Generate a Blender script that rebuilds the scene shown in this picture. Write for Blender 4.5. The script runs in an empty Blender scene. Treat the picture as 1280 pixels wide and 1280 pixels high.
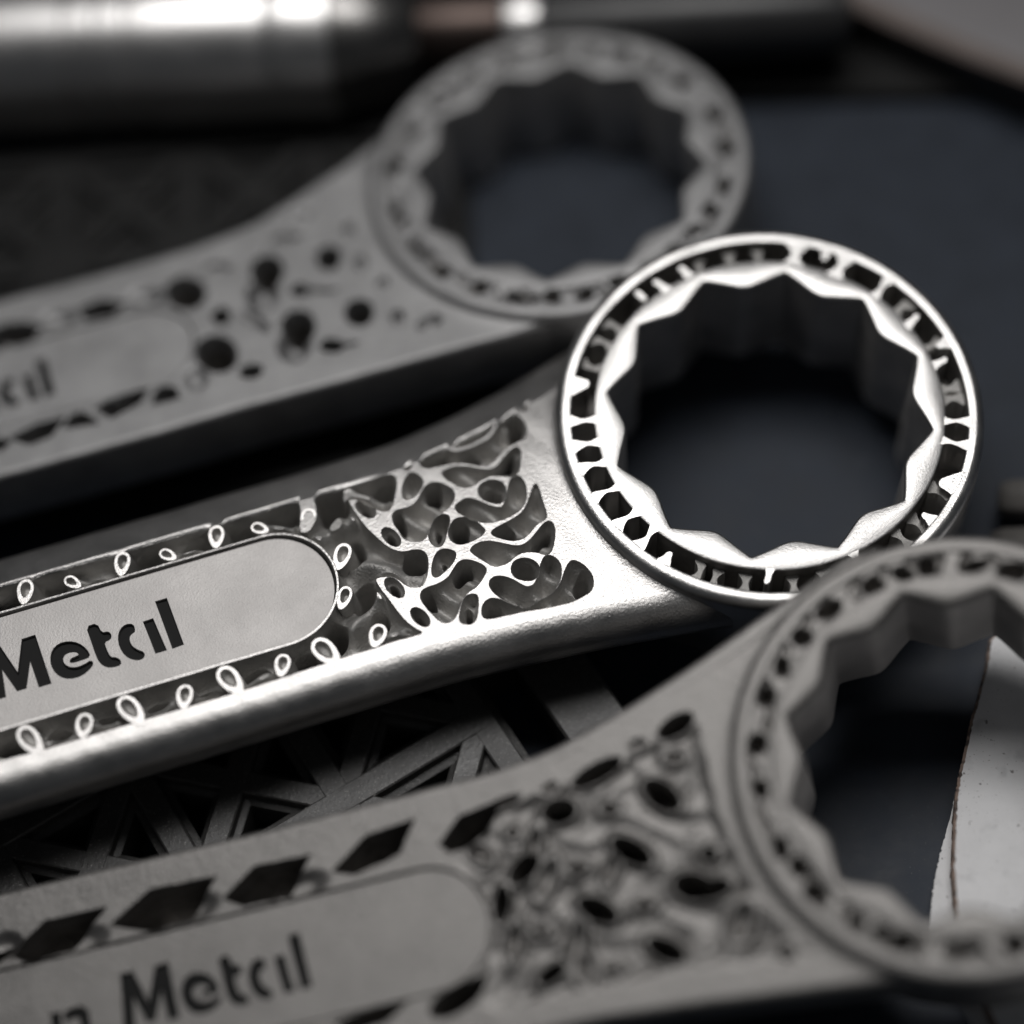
import bpy, bmesh, math, random
import numpy as np
from mathutils import Matrix, Vector

# ------------------------------------------------------------------ measured outlines (millimetres)
D = {'holes2': [[(-34.28,6.74),(-34.05,6.5),(-34.06,6.22),(-34.33,5.95),(-34.62,6.07),(-34.73,6.39),(-34.57,6.7)],[(-34.17,5.66),(-33.71,5.09),(-33.4,4.29),(-33.82,3.45),(-34.6,2.87),(-35.41,2.66),(-35.68,3.17),(-35.4,4.25),(-34.81,5.17)],[(-33.02,6.61),(-32.58,6.84),(-30.72,7.22),(-30.14,6.88),(-29.6,6.34),(-28.61,6.29),(-27.07,6.44),(-25.81,6.88),(-25.11,7.5),(-24.49,8.3),(-23.81,8.88),(-23.04,8.92),(-22.5,8.36),(-22.29,7.43),(-22.34,6.45),(-22.75,5.78),(-23.57,5.57),(-24.29,5.52),(-24.99,5.19),(-25.84,4.56),(-26.69,3.96),(-27.44,3.96),(-28.79,4.88),(-30.14,5.38),(-31.37,5.45),(-32.35,5.49),(-32.88,5.8),(-33.11,6.3)],[(-29.77,7.64),(-29.13,7.92),(-28.09,8.03),(-27.57,7.94),(-26.92,8.59),(-25.8,8.96),(-24.79,9.21),(-24.76,8.82),(-25.38,8.02),(-25.92,7.49),(-26.86,7.14),(-28.19,6.89),(-29.11,6.97),(-29.62,7.31)],[(-31.48,4.64),(-30.06,4.82),(-28.84,4.28),(-27.49,3.41),(-26.75,3.22),(-26.0,3.54),(-25.07,4.36),(-24.28,4.89),(-23.75,5.0),(-23.59,4.44),(-23.98,3.29),(-24.51,2.06),(-25.33,1.89),(-26.05,2.4),(-27.18,2.77),(-28.13,2.53),(-28.99,2.14),(-29.84,2.22),(-30.51,2.86),(-31.14,3.68)],[(-28.73,1.36),(-28.27,2.04),(-27.48,2.2),(-26.69,1.94),(-26.24,1.37),(-26.25,0.54),(-26.63,-0.31),(-27.22,-0.61),(-27.95,-0.15),(-28.62,0.48)],[(-31.25,0.38),(-31.0,0.63),(-30.22,0.93),(-29.64,0.82),(-28.96,0.18),(-28.12,-0.71),(-27.17,-1.24),(-26.72,-0.83),(-26.14,0.09),(-25.59,1.3),(-25.21,1.73),(-24.61,1.82),(-24.28,0.87),(-24.49,-0.45),(-25.07,-1.51),(-25.93,-2.06),(-27.25,-2.32),(-28.49,-2.32),(-29.58,-1.88),(-30.54,-0.96),(-31.18,-0.2)],[(-37.17,1.49),(-36.75,1.85),(-35.8,1.73),(-34.88,1.9),(-34.23,2.47),(-33.63,3.24),(-33.07,3.7),(-32.32,3.71),(-31.55,3.12),(-31.02,2.25),(-31.03,1.55),(-31.63,0.78),(-32.53,0.24),(-33.46,-0.0),(-34.07,-0.63),(-34.5,-1.45),(-35.04,-2.01),(-35.65,-2.03),(-36.31,-1.76),(-36.89,-1.21),(-36.94,-0.37),(-37.24,0.41)],[(-33.57,-0.38),(-32.73,-0.02),(-32.19,-0.28),(-32.26,-0.95),(-32.83,-1.86),(-33.3,-2.8),(-33.82,-3.31),(-34.34,-3.0),(-34.57,-2.11),(-34.28,-1.11)],[(-32.11,-1.27),(-31.63,-0.88),(-30.8,-1.01),(-30.02,-1.68),(-29.46,-2.69),(-29.42,-3.11),(-30.06,-3.45),(-31.1,-3.65),(-32.07,-3.61),(-32.63,-3.02),(-32.68,-2.18)],[(-28.83,-3.31),(-27.7,-2.99),(-26.39,-2.73),(-25.26,-2.28),(-24.46,-1.3),(-23.73,-0.15),(-23.3,0.41),(-23.23,-0.31),(-23.34,-1.67),(-23.36,-3.32),(-23.7,-3.62),(-24.49,-3.77),(-25.47,-4.54),(-26.34,-4.94),(-27.27,-4.78),(-28.09,-4.23),(-28.68,-3.77)],[(-31.22,-4.43),(-30.26,-4.12),(-29.32,-4.24),(-28.28,-4.85),(-27.05,-5.66),(-26.08,-5.71),(-24.84,-4.89),(-23.86,-4.11),(-23.2,-3.98),(-23.08,-4.78),(-23.4,-5.77),(-24.01,-6.93),(-24.61,-7.28),(-25.39,-6.62),(-26.5,-6.25),(-27.39,-6.37),(-28.14,-6.8),(-28.92,-6.95),(-29.62,-6.85),(-30.33,-5.95),(-31.03,-5.04)],[(-34.34,-3.82),(-33.56,-3.67),(-32.74,-4.21),(-32.78,-4.74),(-33.33,-5.37),(-34.22,-5.89),(-35.07,-6.29),(-35.33,-5.93),(-35.04,-4.95)],[(-28.18,-7.73),(-27.73,-7.07),(-26.95,-6.92),(-26.1,-7.33),(-25.67,-8.15),(-25.94,-9.0),(-26.6,-9.32),(-27.39,-9.12),(-28.08,-8.57)],[(-30.59,-8.42),(-29.96,-7.95),(-29.06,-8.2),(-28.3,-8.9),(-27.6,-9.8),(-26.95,-10.06),(-26.38,-9.79),(-25.85,-9.03),(-25.37,-8.11),(-24.78,-7.41),(-24.21,-7.54),(-23.73,-8.37),(-23.87,-9.41),(-24.54,-10.53),(-25.47,-11.16),(-26.62,-11.32),(-27.95,-11.68),(-28.61,-11.47),(-29.75,-10.43),(-30.41,-9.42)],[(-36.83,-7.32),(-36.28,-7.1),(-35.06,-7.09),(-33.99,-6.77),(-33.29,-6.06),(-32.63,-5.46),(-31.88,-5.44),(-30.88,-6.17),(-30.41,-6.87),(-30.77,-7.42),(-31.77,-8.3),(-32.69,-8.54),(-33.46,-9.08),(-34.12,-10.07),(-34.7,-10.8),(-35.49,-11.0),(-35.99,-10.65),(-36.66,-9.24),(-37.04,-8.05)],[(-33.28,-9.28),(-32.71,-8.98),(-32.03,-9.15),(-32.14,-9.92),(-32.69,-11.33),(-33.31,-11.79),(-34.08,-11.54),(-34.22,-10.96)],[(-31.98,-10.76),(-31.33,-10.05),(-30.59,-10.02),(-29.8,-10.63),(-28.88,-11.56),(-27.99,-11.8),(-26.44,-11.51),(-25.14,-11.27),(-24.21,-10.64),(-23.49,-9.53),(-22.74,-8.7),(-22.25,-8.72),(-21.56,-9.62),(-21.21,-10.81),(-21.72,-11.99),(-22.79,-12.3),(-24.09,-12.54),(-26.44,-12.31),(-28.54,-12.02),(-30.67,-11.86),(-32.08,-11.74)],[(-21.89,9.69),(-21.46,9.61),(-21.37,9.23),(-21.63,8.88),(-21.95,8.99),(-22.05,9.34)],[(-21.33,10.67),(-20.61,11.01),(-20.57,10.76),(-21.12,10.36)],[(-38.84,1.95),(-39.17,1.91),(-39.57,2.15),(-39.94,2.62),(-40.17,3.18),(-40.21,3.7),(-40.04,4.02),(-39.71,4.07),(-39.31,3.82),(-38.94,3.35),(-38.71,2.79),(-38.67,2.27)],[(-37.47,-1.88),(-37.79,-1.87),(-38.15,-1.57),(-38.46,-1.06),(-38.62,-0.48),(-38.61,0.03),(-38.42,0.31),(-38.1,0.31),(-37.74,0.01),(-37.43,-0.5),(-37.27,-1.09),(-37.28,-1.59)],[(-38.61,-7.17),(-38.94,-7.16),(-39.3,-6.87),(-39.61,-6.36),(-39.78,-5.77),(-39.77,-5.26),(-39.57,-4.97),(-39.24,-4.98),(-38.87,-5.27),(-38.56,-5.79),(-38.39,-6.37),(-38.41,-6.88)],[(-37.17,-10.71),(-37.48,-10.72),(-37.83,-10.46),(-38.14,-10.0),(-38.31,-9.46),(-38.31,-8.99),(-38.12,-8.71),(-37.81,-8.7),(-37.46,-8.96),(-37.15,-9.42),(-36.98,-9.96),(-36.98,-10.43)]],'pits2': [(-31.71,6.41,1.27,0.69,-163.0),(-28.37,5.45,1.01,0.86,158.0),(-23.2,7.42,1.25,0.82,67.0),(-25.52,8.64,0.71,0.57,-146.0),(-29.1,7.59,0.54,0.32,-168.0),(-25.38,3.76,1.54,0.5,-139.0),(-27.5,0.76,0.96,0.94,115.0),(-29.15,-1.42,0.38,0.26,161.0),(-36.81,0.77,1.0,0.61,83.0),(-32.83,2.84,1.03,0.74,53.0),(-33.53,-1.49,0.73,0.33,78.0),(-31.55,-1.87,0.91,0.87,-143.0),(-27.65,-3.61,0.99,0.78,175.0),(-24.59,-5.25,1.24,0.49,-146.0),(-27.03,-8.11,0.94,0.92,140.0),(-28.76,-10.38,0.37,0.25,161.0),(-36.43,-8.12,1.02,0.65,83.0),(-32.64,-6.16,1.06,0.85,-152.0),(-33.21,-10.5,0.61,0.32,78.0),(-31.17,-10.98,0.93,0.85,-166.0),(-22.37,-10.84,1.27,0.79,64.0),(-33.93,-4.9,0.36,0.23,74.0),(-42.52,4.58,1.75,1.49,172.0),(-37.1,4.95,1.38,0.91,179.0),(-36.54,-3.81,1.2,1.16,109.0),(-41.86,-5.41,1.56,1.23,64.0),(-41.57,-0.69,1.71,0.94,76.0),(-45.5,-8.52,1.29,1.08,68.0),(-41.22,-8.28,0.84,0.75,-154.0),(-39.44,2.98,0.66,0.37,117.0),(-37.95,-0.78,0.66,0.34,111.0),(-39.09,-6.07,0.65,0.33,112.0),(-37.64,-9.71,0.64,0.33,114.0),(-21.76,9.3,0.27,0.24,76.0),(-73.69,5.76,2.02,0.92,-180.0),(-69.55,5.42,1.3,0.92,179.0),(-60.27,4.94,1.75,0.99,-180.0),(-55.7,4.98,1.76,0.79,-179.0),(-51.06,5.18,1.77,0.86,-179.0),(-47.05,5.25,1.77,1.0,-179.0),(-76.96,-9.71,1.4,0.68,179.0),(-72.4,-10.23,1.4,0.93,178.0),(-67.66,-10.02,1.41,0.68,180.0),(-63.0,-10.24,1.41,0.81,180.0),(-58.56,-10.23,1.13,0.56,-180.0),(-53.76,-10.01,1.43,0.81,-180.0),(-48.93,-9.79,1.15,0.69,-180.0),(-45.56,-8.43,1.38,1.16,81.0)],'L2': [(-98.0,6.83),(-91.8,6.73),(-85.6,6.95),(-79.4,6.73),(-74.07,6.83),(-72.38,6.28),(-71.53,6.0),(-70.85,6.36),(-68.11,6.45),(-65.71,6.34),(-63.07,5.96),(-61.47,6.32),(-57.2,6.33),(-54.8,6.13),(-53.34,5.86),(-52.33,6.22),(-48.32,6.29),(-45.7,6.27),(-45.29,6.06),(-45.44,4.37),(-46.02,3.01),(-45.91,2.39),(-45.23,2.3),(-44.35,3.15),(-43.87,4.38),(-43.81,5.85),(-43.48,6.51),(-42.92,6.61),(-42.49,6.15),(-39.4,6.15),(-36.28,6.18),(-35.75,5.65),(-35.84,4.7),(-36.63,2.98),(-37.02,2.22),(-37.56,2.04),(-38.33,2.37),(-39.0,3.48),(-39.78,4.24),(-40.51,4.56),(-40.8,4.4),(-40.49,3.0),(-40.02,1.19),(-39.25,-0.44),(-38.61,-1.66),(-37.96,-2.36),(-37.1,-2.78),(-36.24,-2.79),(-35.48,-3.12),(-35.23,-3.94),(-35.51,-5.06),(-35.99,-6.12),(-36.67,-6.78),(-37.36,-6.66),(-37.98,-6.27),(-38.55,-5.28),(-39.26,-4.78),(-40.17,-4.56),(-40.61,-4.69),(-40.46,-5.6),(-39.99,-6.95),(-39.49,-8.58),(-39.0,-9.8),(-38.4,-10.65),(-37.79,-11.3),(-38.72,-11.34),(-41.34,-11.27),(-41.58,-11.37),(-45.77,-11.37),(-55.08,-11.69),(-64.52,-11.67),(-73.88,-11.66),(-77.91,-11.46),(-98.0,-11.46)],'tubes2': [([(-40.4,5.11),(-38.79,4.24),(-37.25,3.13)],0.81),([(-44.64,1.33),(-42.75,1.95),(-41.04,2.35)],0.91),([(-41.77,-2.47),(-39.39,-3.52),(-37.18,-5.19)],1.24),([(-43.99,-8.7),(-42.08,-7.47),(-40.38,-6.16)],1.05),([(-41.11,-10.43),(-38.95,-10.47)],0.86),([(-40.61,5.26),(-41.82,3.57),(-42.68,2.2)],0.62),([(-68.2,5.39),(-66.49,4.25),(-64.31,3.2)],0.72),([(-58.89,5.0),(-56.89,3.83),(-54.87,3.41)],0.72),([(-49.69,5.14),(-47.75,3.75),(-45.74,3.26)],0.72),([(-73.51,-11.3),(-70.49,-10.85)],0.72),([(-64.72,-11.29),(-61.67,-10.84)],0.72),([(-55.86,-11.27),(-52.46,-10.76)],0.72),([(-68.95,-10.55),(-66.97,-10.88)],0.54),([(-59.57,-10.71),(-57.78,-10.65)],0.54)],'eye2': [(-72.34,4.37,1.33,0.75,70.0),(-67.8,3.77,0.94,0.54,132.0),(-62.93,4.21,1.28,0.72,71.0),(-58.54,3.55,0.92,0.53,137.0),(-53.72,4.09,1.23,0.72,74.0),(-49.53,3.61,0.92,0.54,142.0),(-74.83,-9.99,1.81,0.89,112.0),(-69.88,-10.51,1.26,0.76,69.0),(-65.38,-10.11,1.8,0.91,114.0),(-60.43,-10.6,1.21,0.73,70.0),(-55.98,-10.0,1.73,0.92,113.0),(-51.09,-10.39,1.16,0.7,66.0),(-46.86,-9.91,1.78,0.94,117.0),(-41.95,-10.26,1.23,0.77,58.0),(-42.94,-1.32,1.45,0.78,58.0),(-43.87,-5.59,1.24,0.65,58.0),(-44.96,3.63,1.3,0.72,66.0)],'plate2_up': [(-75.1,3.24),(-54.94,3.18),(-50.05,3.31)],'plate2_end': [(-44.19,-3.66)],'glyph': {'l': [(-60.84,0.07),(-59.74,0.06),(-59.33,-5.02),(-60.41,-5.09)],'i': [(-62.41,-1.59),(-61.46,-1.56),(-60.98,-5.08),(-62.03,-5.08)],'c': [(-63.34,-1.55),(-64.0,-1.34),(-64.62,-1.65),(-65.02,-2.39),(-65.1,-3.39),(-64.8,-4.44),(-64.17,-5.07),(-63.52,-5.28),(-63.08,-5.08),(-63.05,-4.61),(-63.51,-4.26),(-63.94,-3.77),(-64.1,-3.12),(-63.96,-2.65),(-63.68,-2.44),(-63.34,-2.33)],'t': [(-67.62,-0.42),(-66.6,-0.4),(-66.38,-1.51),(-65.76,-1.54),(-65.55,-1.96),(-65.73,-2.41),(-66.37,-2.47),(-66.33,-3.34),(-66.14,-4.17),(-65.63,-4.34),(-65.33,-4.69),(-65.36,-5.19),(-66.07,-5.22),(-66.72,-5.01),(-67.21,-4.42),(-67.38,-3.51),(-67.49,-1.93)],'e': [(-67.88,-3.52),(-68.11,-2.59),(-68.71,-1.79),(-69.54,-1.35),(-70.47,-1.3),(-71.19,-1.76),(-71.57,-2.66),(-71.54,-3.7),(-71.05,-4.62),(-70.23,-5.11),(-69.15,-5.15),(-68.29,-4.75),(-67.8,-4.31),(-67.93,-3.88),(-68.61,-4.1),(-69.4,-4.19),(-70.11,-3.9),(-70.46,-3.37),(-70.42,-2.86),(-70.12,-2.53),(-69.56,-2.49),(-68.98,-2.68),(-68.88,-3.02),(-69.23,-3.08),(-69.63,-3.12),(-69.87,-3.35),(-69.73,-3.6),(-68.8,-3.6)],'M': [(-74.72,-2.9984),(-73.64,0.21),(-72.39,0.24),(-71.98,-5.0),(-73.14,-5.01),(-73.37,-2.16),(-74.29,-4.76),(-75.15,-4.76),(-76.07,-2.16),(-76.3,-5.01),(-77.46,-5.0),(-77.05,0.24),(-75.8,0.21)]},'goff': {2: (0,0),3: (-2.33,-1.72),1: (2.48,-6.12)},'ribs2': [(165.2,'f'),(173.8,'f'),(-178.4,'f'),(-168.7,'f'),(-157.8,'f'),(-149.7,'f'),(-140.9,'o'),(-132.4,'l'),(-125.1,'l'),(-117.0,'l'),(-109.1,'n'),(-102.4,'l'),(-92.3,'l'),(-81.9,'f'),(-75.7,'l'),(-65.5,'l'),(-57.0,'l'),(-56.1,'o'),(-44.8,'l'),(-42.5,'O'),(-29.1,'f'),(-22.3,'f'),(-12.5,'l'),(-7.4,'l'),(-1.5,'n'),(5.2,'o'),(8.7,'l'),(16.0,'n'),(22.3,'l'),(31.6,'f'),(46.8,'F'),(52.8,'o'),(62.0,'F'),(74.2,'l'),(82.1,'l'),(91.0,'l'),(97.4,'n'),(107.2,'n'),(115.3,'m'),(129.1,'l'),(136.2,'l'),(142.7,'l'),(153.7,'O')],'gaps1': [(141.9,2.5),(158.5,4),(178.5,2.5),(-175.4,1.5),(-163.4,2),(-158.0,2),(-147.0,3.2),(-131.6,2.6),(-118.4,4),(-112.1,1.6),(-106.6,3),(77.2,3),(64.1,2),(51.5,3),(38.7,2),(25.4,3),(5.8,3),(-11.0,3.5),(-27.5,3),(-39.3,2),(-49.7,3),(94.3,3),(108.7,2.5),(119.6,2),(127.2,1.5)],'gaps3': [(71.0,4),(84.7,2.4),(91.9,2.6),(101.8,2.8),(116.7,3.6),(128.2,2.4),(138.9,3),(148.9,2.6),(163.6,2.8),(176.6,2.4),(-165.0,2.8),(-157.5,2.6),(-148.4,3.5),(-135.1,2.2),(-127.3,2),(-120.8,3),(-103.6,4.2),(-89.2,3),(59.5,4.2)],'holes1': [(-41.54,-2.48,2.46,1.9,116.0,1),(-38.43,-6.95,1.15,0.89,97.0,1),(-33.71,-5.42,2.47,1.82,90.0,0.5),(-26.02,-3.01,1.64,1.22,90.0,1),(-29.82,-6.32,1.03,0.8,146.0,1),(-27.64,-7.1,1.81,0.35,160.0,0.3),(-31.83,-13.23,2.49,1.86,88.0,0.5),(-24.46,-11.38,1.79,1.39,92.0,1),(-28.05,-14.77,1.2,0.87,151.0,1),(-26.43,-15.14,1.16,0.3,170.0,0.3),(-36.68,-15.27,1.12,0.9,170.0,1),(-39.75,-11.74,2.61,1.96,109.0,1),(-42.35,-14.19,1.76,1.34,96.0,0.25),(-45.68,-15.2,1.19,1.0,173.0,1),(-35.19,-8.63,2.61,0.76,122.0,0.25),(-37.78,-0.14,1.82,0.89,164.0,0.25),(-29.98,1.47,2.11,0.65,170.0,0.3),(-23.18,0.39,0.83,0.7,106.0,0.3),(-22.98,-4.66,1.3,0.72,82.0,0.25),(-21.29,-8.25,0.79,0.66,99.0,0.25),(-20.74,-13.23,1.15,0.7,82.0,0.3),(-17.77,-15.01,1.45,1.02,-170.0,0.3),(-27.92,3.88,1.5,1.02,-171.0,0.2),(-55.04,-1.28,2.06,1.46,166.0,0.25),(-45.76,-1.56,2.24,1.47,169.0,0.25),(-32.67,-2.53,2.23,1.66,92.0,1),(-30.92,-11.07,2.2,1.7,93.0,1)],'pits1': [],'holes3': [(-24.14,8.86,1.72,0.86,-165.0,1),(-32.12,6.37,2.4,0.81,-166.0,1),(-44.97,3.87,2.17,1.25,-153.0,1),(-36.23,3.65,1.52,1.12,174.0,1),(-40.43,-0.8,1.69,0.99,-145.0,1),(-43.07,-3.46,1.68,0.74,75.0,1),(-30.52,-1.54,2.03,1.04,136.0,0.8),(-34.61,-6.05,1.97,1.07,142.0,0.8),(-26.76,2.87,1.95,1.14,130.0,0.8),(-25.82,-5.94,1.75,1.26,156.0,1),(-29.34,-10.96,1.84,1.01,142.0,0.7),(-39.84,-10.68,1.42,0.77,-159.0,1),(-48.7,-10.92,2.68,1.09,-162.0,1),(-31.7,2.78,0.83,0.56,165.0,0.5),(-35.62,-1.96,0.96,0.51,176.0,0.5),(-30.47,-6.69,0.94,0.54,176.0,0.5),(-39.98,-6.75,0.82,0.45,166.0,0.35),(-40.86,2.75,0.61,0.47,162.0,0.4),(-41.05,5.68,1.61,0.48,-174.0,0.5),(-36.69,6.05,0.83,0.48,-174.0,0.25),(-24.89,6.01,0.92,0.61,165.0,0.35),(-37.1,-8.58,2.45,0.91,68.0,0.35),(-42.6,-7.06,1.79,0.69,69.0,0.4),(-34.51,-11.58,0.8,0.44,176.0,0.4),(-32.62,-2.68,1.59,0.69,63.0,0.35),(-38.59,-2.18,2.03,0.93,59.0,0.35),(-44.23,1.54,1.43,0.82,137.0,0.4),(-36.89,-10.91,1.33,0.68,68.0,0.35),(-39.08,1.24,1.61,0.7,69.0,0.4),(-27.99,8.0,0.92,0.57,-174.0,0.2),(-52.87,3.87,1.61,0.87,-164.0,1),(-22.29,-10.0,2.0,1.11,62.0,0.4),(-24.23,-6.55,1.78,0.9,-178.0,0.9),(-22.22,-12.63,1.32,0.49,177.0,0.3),(-19.07,-13.59,0.79,0.74,74.0,0.5),(-23.75,-3.42,0.76,0.59,165.0,0.6),(-82.48,2.29,2.84,1.46,-174.0,0.3),(-71.6,2.84,2.81,1.45,-173.0,0.3),(-60.97,2.46,2.79,1.43,-173.0,0.3),(-90.0,3.57,1.92,1.46,179.0,0.3)],'deep1': [[(-62.2,-0.74),(-60.64,-0.39),(-58.79,-0.85),(-57.32,-1.87),(-58.49,-3.05),(-62.04,-2.69)],[(-52.65,-1.02),(-50.57,-0.6),(-48.18,-1.7),(-49.61,-2.7),(-52.15,-2.4)],[(-61.75,-15.49),(-59.02,-14.84),(-56.6,-14.92),(-58.12,-16.42),(-60.17,-16.69)],[(-52.66,-14.68),(-50.03,-13.89),(-47.52,-13.91),(-48.69,-15.3),(-51.45,-16.05)],[(-56.3,-15.97),(-55.52,-14.87),(-54.41,-14.83),(-53.26,-16.36)],[(-47.08,-15.86),(-46.26,-14.63),(-45.32,-14.48),(-44.52,-16.0)],[(-64.24,-15.47),(-63.12,-15.3),(-62.28,-15.96),(-63.26,-16.51)]],'deep3': [[(-89.1,2.76),(-85.77,4.63),(-80.58,4.54),(-83.85,2.14),(-87.72,1.89)],[(-78.9,3.25),(-75.32,5.12),(-69.71,4.91),(-72.3,2.24),(-75.62,2.07)],[(-68.01,3.19),(-65.18,4.96),(-60.47,4.79),(-62.7,2.21),(-66.56,2.31)],[(-95.46,1.49),(-92.08,2.86),(-89.56,3.11),(-93.3,0.75)],[(-57.39,3.38),(-54.35,5.34),(-50.24,5.69),(-51.78,3.56),(-55.75,2.79)],[(-47.28,3.42),(-45.37,5.07),(-41.84,5.56),(-43.39,3.44),(-46.58,2.68)],[(-59.58,-10.71),(-56.86,-10.24),(-53.46,-10.1),(-55.54,-11.27),(-58.58,-11.49)],[(-50.65,-11.11),(-48.24,-10.2),(-45.69,-9.51),(-46.91,-11.05),(-49.67,-11.88)]],'win2': [(-98,6.3),(-74.04,7.0),(-63.04,6.28),(-52.97,6.24),(-45.18,6.52),(-41.24,6.75),(-35.9,6.52),(-31.65,8.21),(-26.15,9.14),(-22.11,9.65),(-21.01,6.98),(-22.03,-0.82),(-21.01,-5.57),(-21.31,-12.81),(-25.26,-13.48),(-40.2,-11.81),(-55.19,-11.92),(-77.94,-11.64),(-98,-11.9)],'plate1': ([(-61.79,-2.78),(-45.58,-3.39)],[(-44.38,-13.35),(-62.97,-14.05)],[(-41.5,-8.7)]),'plate3': ([(-90.91,1.41),(-61.09,1.52)],[(-48.21,-10.03),(-61.34,-9.95)],[(-44.44,-4.55)]),'card_top': [(46.34,-19.28),(45.8,-21.8),(44.74,-25.1),(43.73,-27.95),(42.84,-31.18),(41.89,-34.36),(41.42,-37.12),(40.86,-41.79),(40.74,-45.63),(40.62,-49.39)],'card_low': [(46.91,-18.52),(44.95,-24.8),(42.99,-30.52),(41.89,-34.53),(40.87,-37.69),(39.79,-40.81),(39.02,-43.89),(38.54,-46.95)],'cam': [20.5419,-120.6796,215.0],'camrot': [[0.995467,0.046393,0.083029],[0.0,0.872969,-0.487776],[-0.095111,0.485565,0.869011]],'frames': {1: [[6.185,33.285,14.038],[0.96878,0.24787,0.00548],[-0.2461,0.96407,-0.09997],[-0.03006,0.0955,0.99498],0.985],2: [[26.406,-0.542,18.405],[0.95542,0.29268,-0.03879],[-0.28931,0.95431,0.07476],[0.0589,-0.06021,0.99645],1.0],3: [[40.531,-38.938,24.121],[0.97901,0.16335,0.12188],[-0.17814,0.97636,0.12242],[-0.099,-0.14156,0.98497],0.96]},'focus': 224.57}

U = 0.1                                   # scene unit: 1 cm, measurements in mm
C = bpy.context.scene.collection
S = bpy.context.scene

# ------------------------------------------------------------------ camera, light, exposure
def rot_cols(rows):
    return Matrix(rows).to_3x3()

cam_d = bpy.data.cameras.new('camera')
cam = bpy.data.objects.new('camera', cam_d); C.objects.link(cam)
R3 = Matrix([list(r) for r in D['camrot']])
cam.matrix_world = Matrix.Translation(Vector(D['cam']) * U) @ R3.to_4x4()
cam_d.sensor_width = 36.0
cam_d.lens = 3000.0 / 1280.0 * 36.0
cam_d.clip_start = 0.5; cam_d.clip_end = 400.0
cam_d.dof.use_dof = True
cam_d.dof.focus_distance = D['focus'] * U
cam_d.dof.aperture_fstop = 0.050
S.camera = cam

w = bpy.data.worlds.new('World'); S.world = w; w.use_nodes = True
bg = w.node_tree.nodes['Background']
bg.inputs[0].default_value = (0.85, 0.92, 1.0, 1); bg.inputs[1].default_value = 0.036

def area(name, loc, target, sx, sy, power, col=(1, .985, .97)):
    d = bpy.data.lights.new(name, 'AREA'); d.shape = 'RECTANGLE'; d.size = sx; d.size_y = sy
    d.energy = power; d.color = col
    o = bpy.data.objects.new(name, d); C.objects.link(o); o.location = loc
    o.rotation_euler = (Vector(target) - Vector(loc)).to_track_quat('-Z', 'Y').to_euler()
    return o
area('softbox', (0.5, 9.0, 38), (0.5, 0, 1), 27, 12, 9300)

S.view_settings.view_transform = 'Standard'; S.view_settings.look = 'None'
S.view_settings.exposure = 0.0; S.view_settings.gamma = 1.0
S.cycles.use_denoising = True
S.cycles.max_bounces = 6

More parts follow.
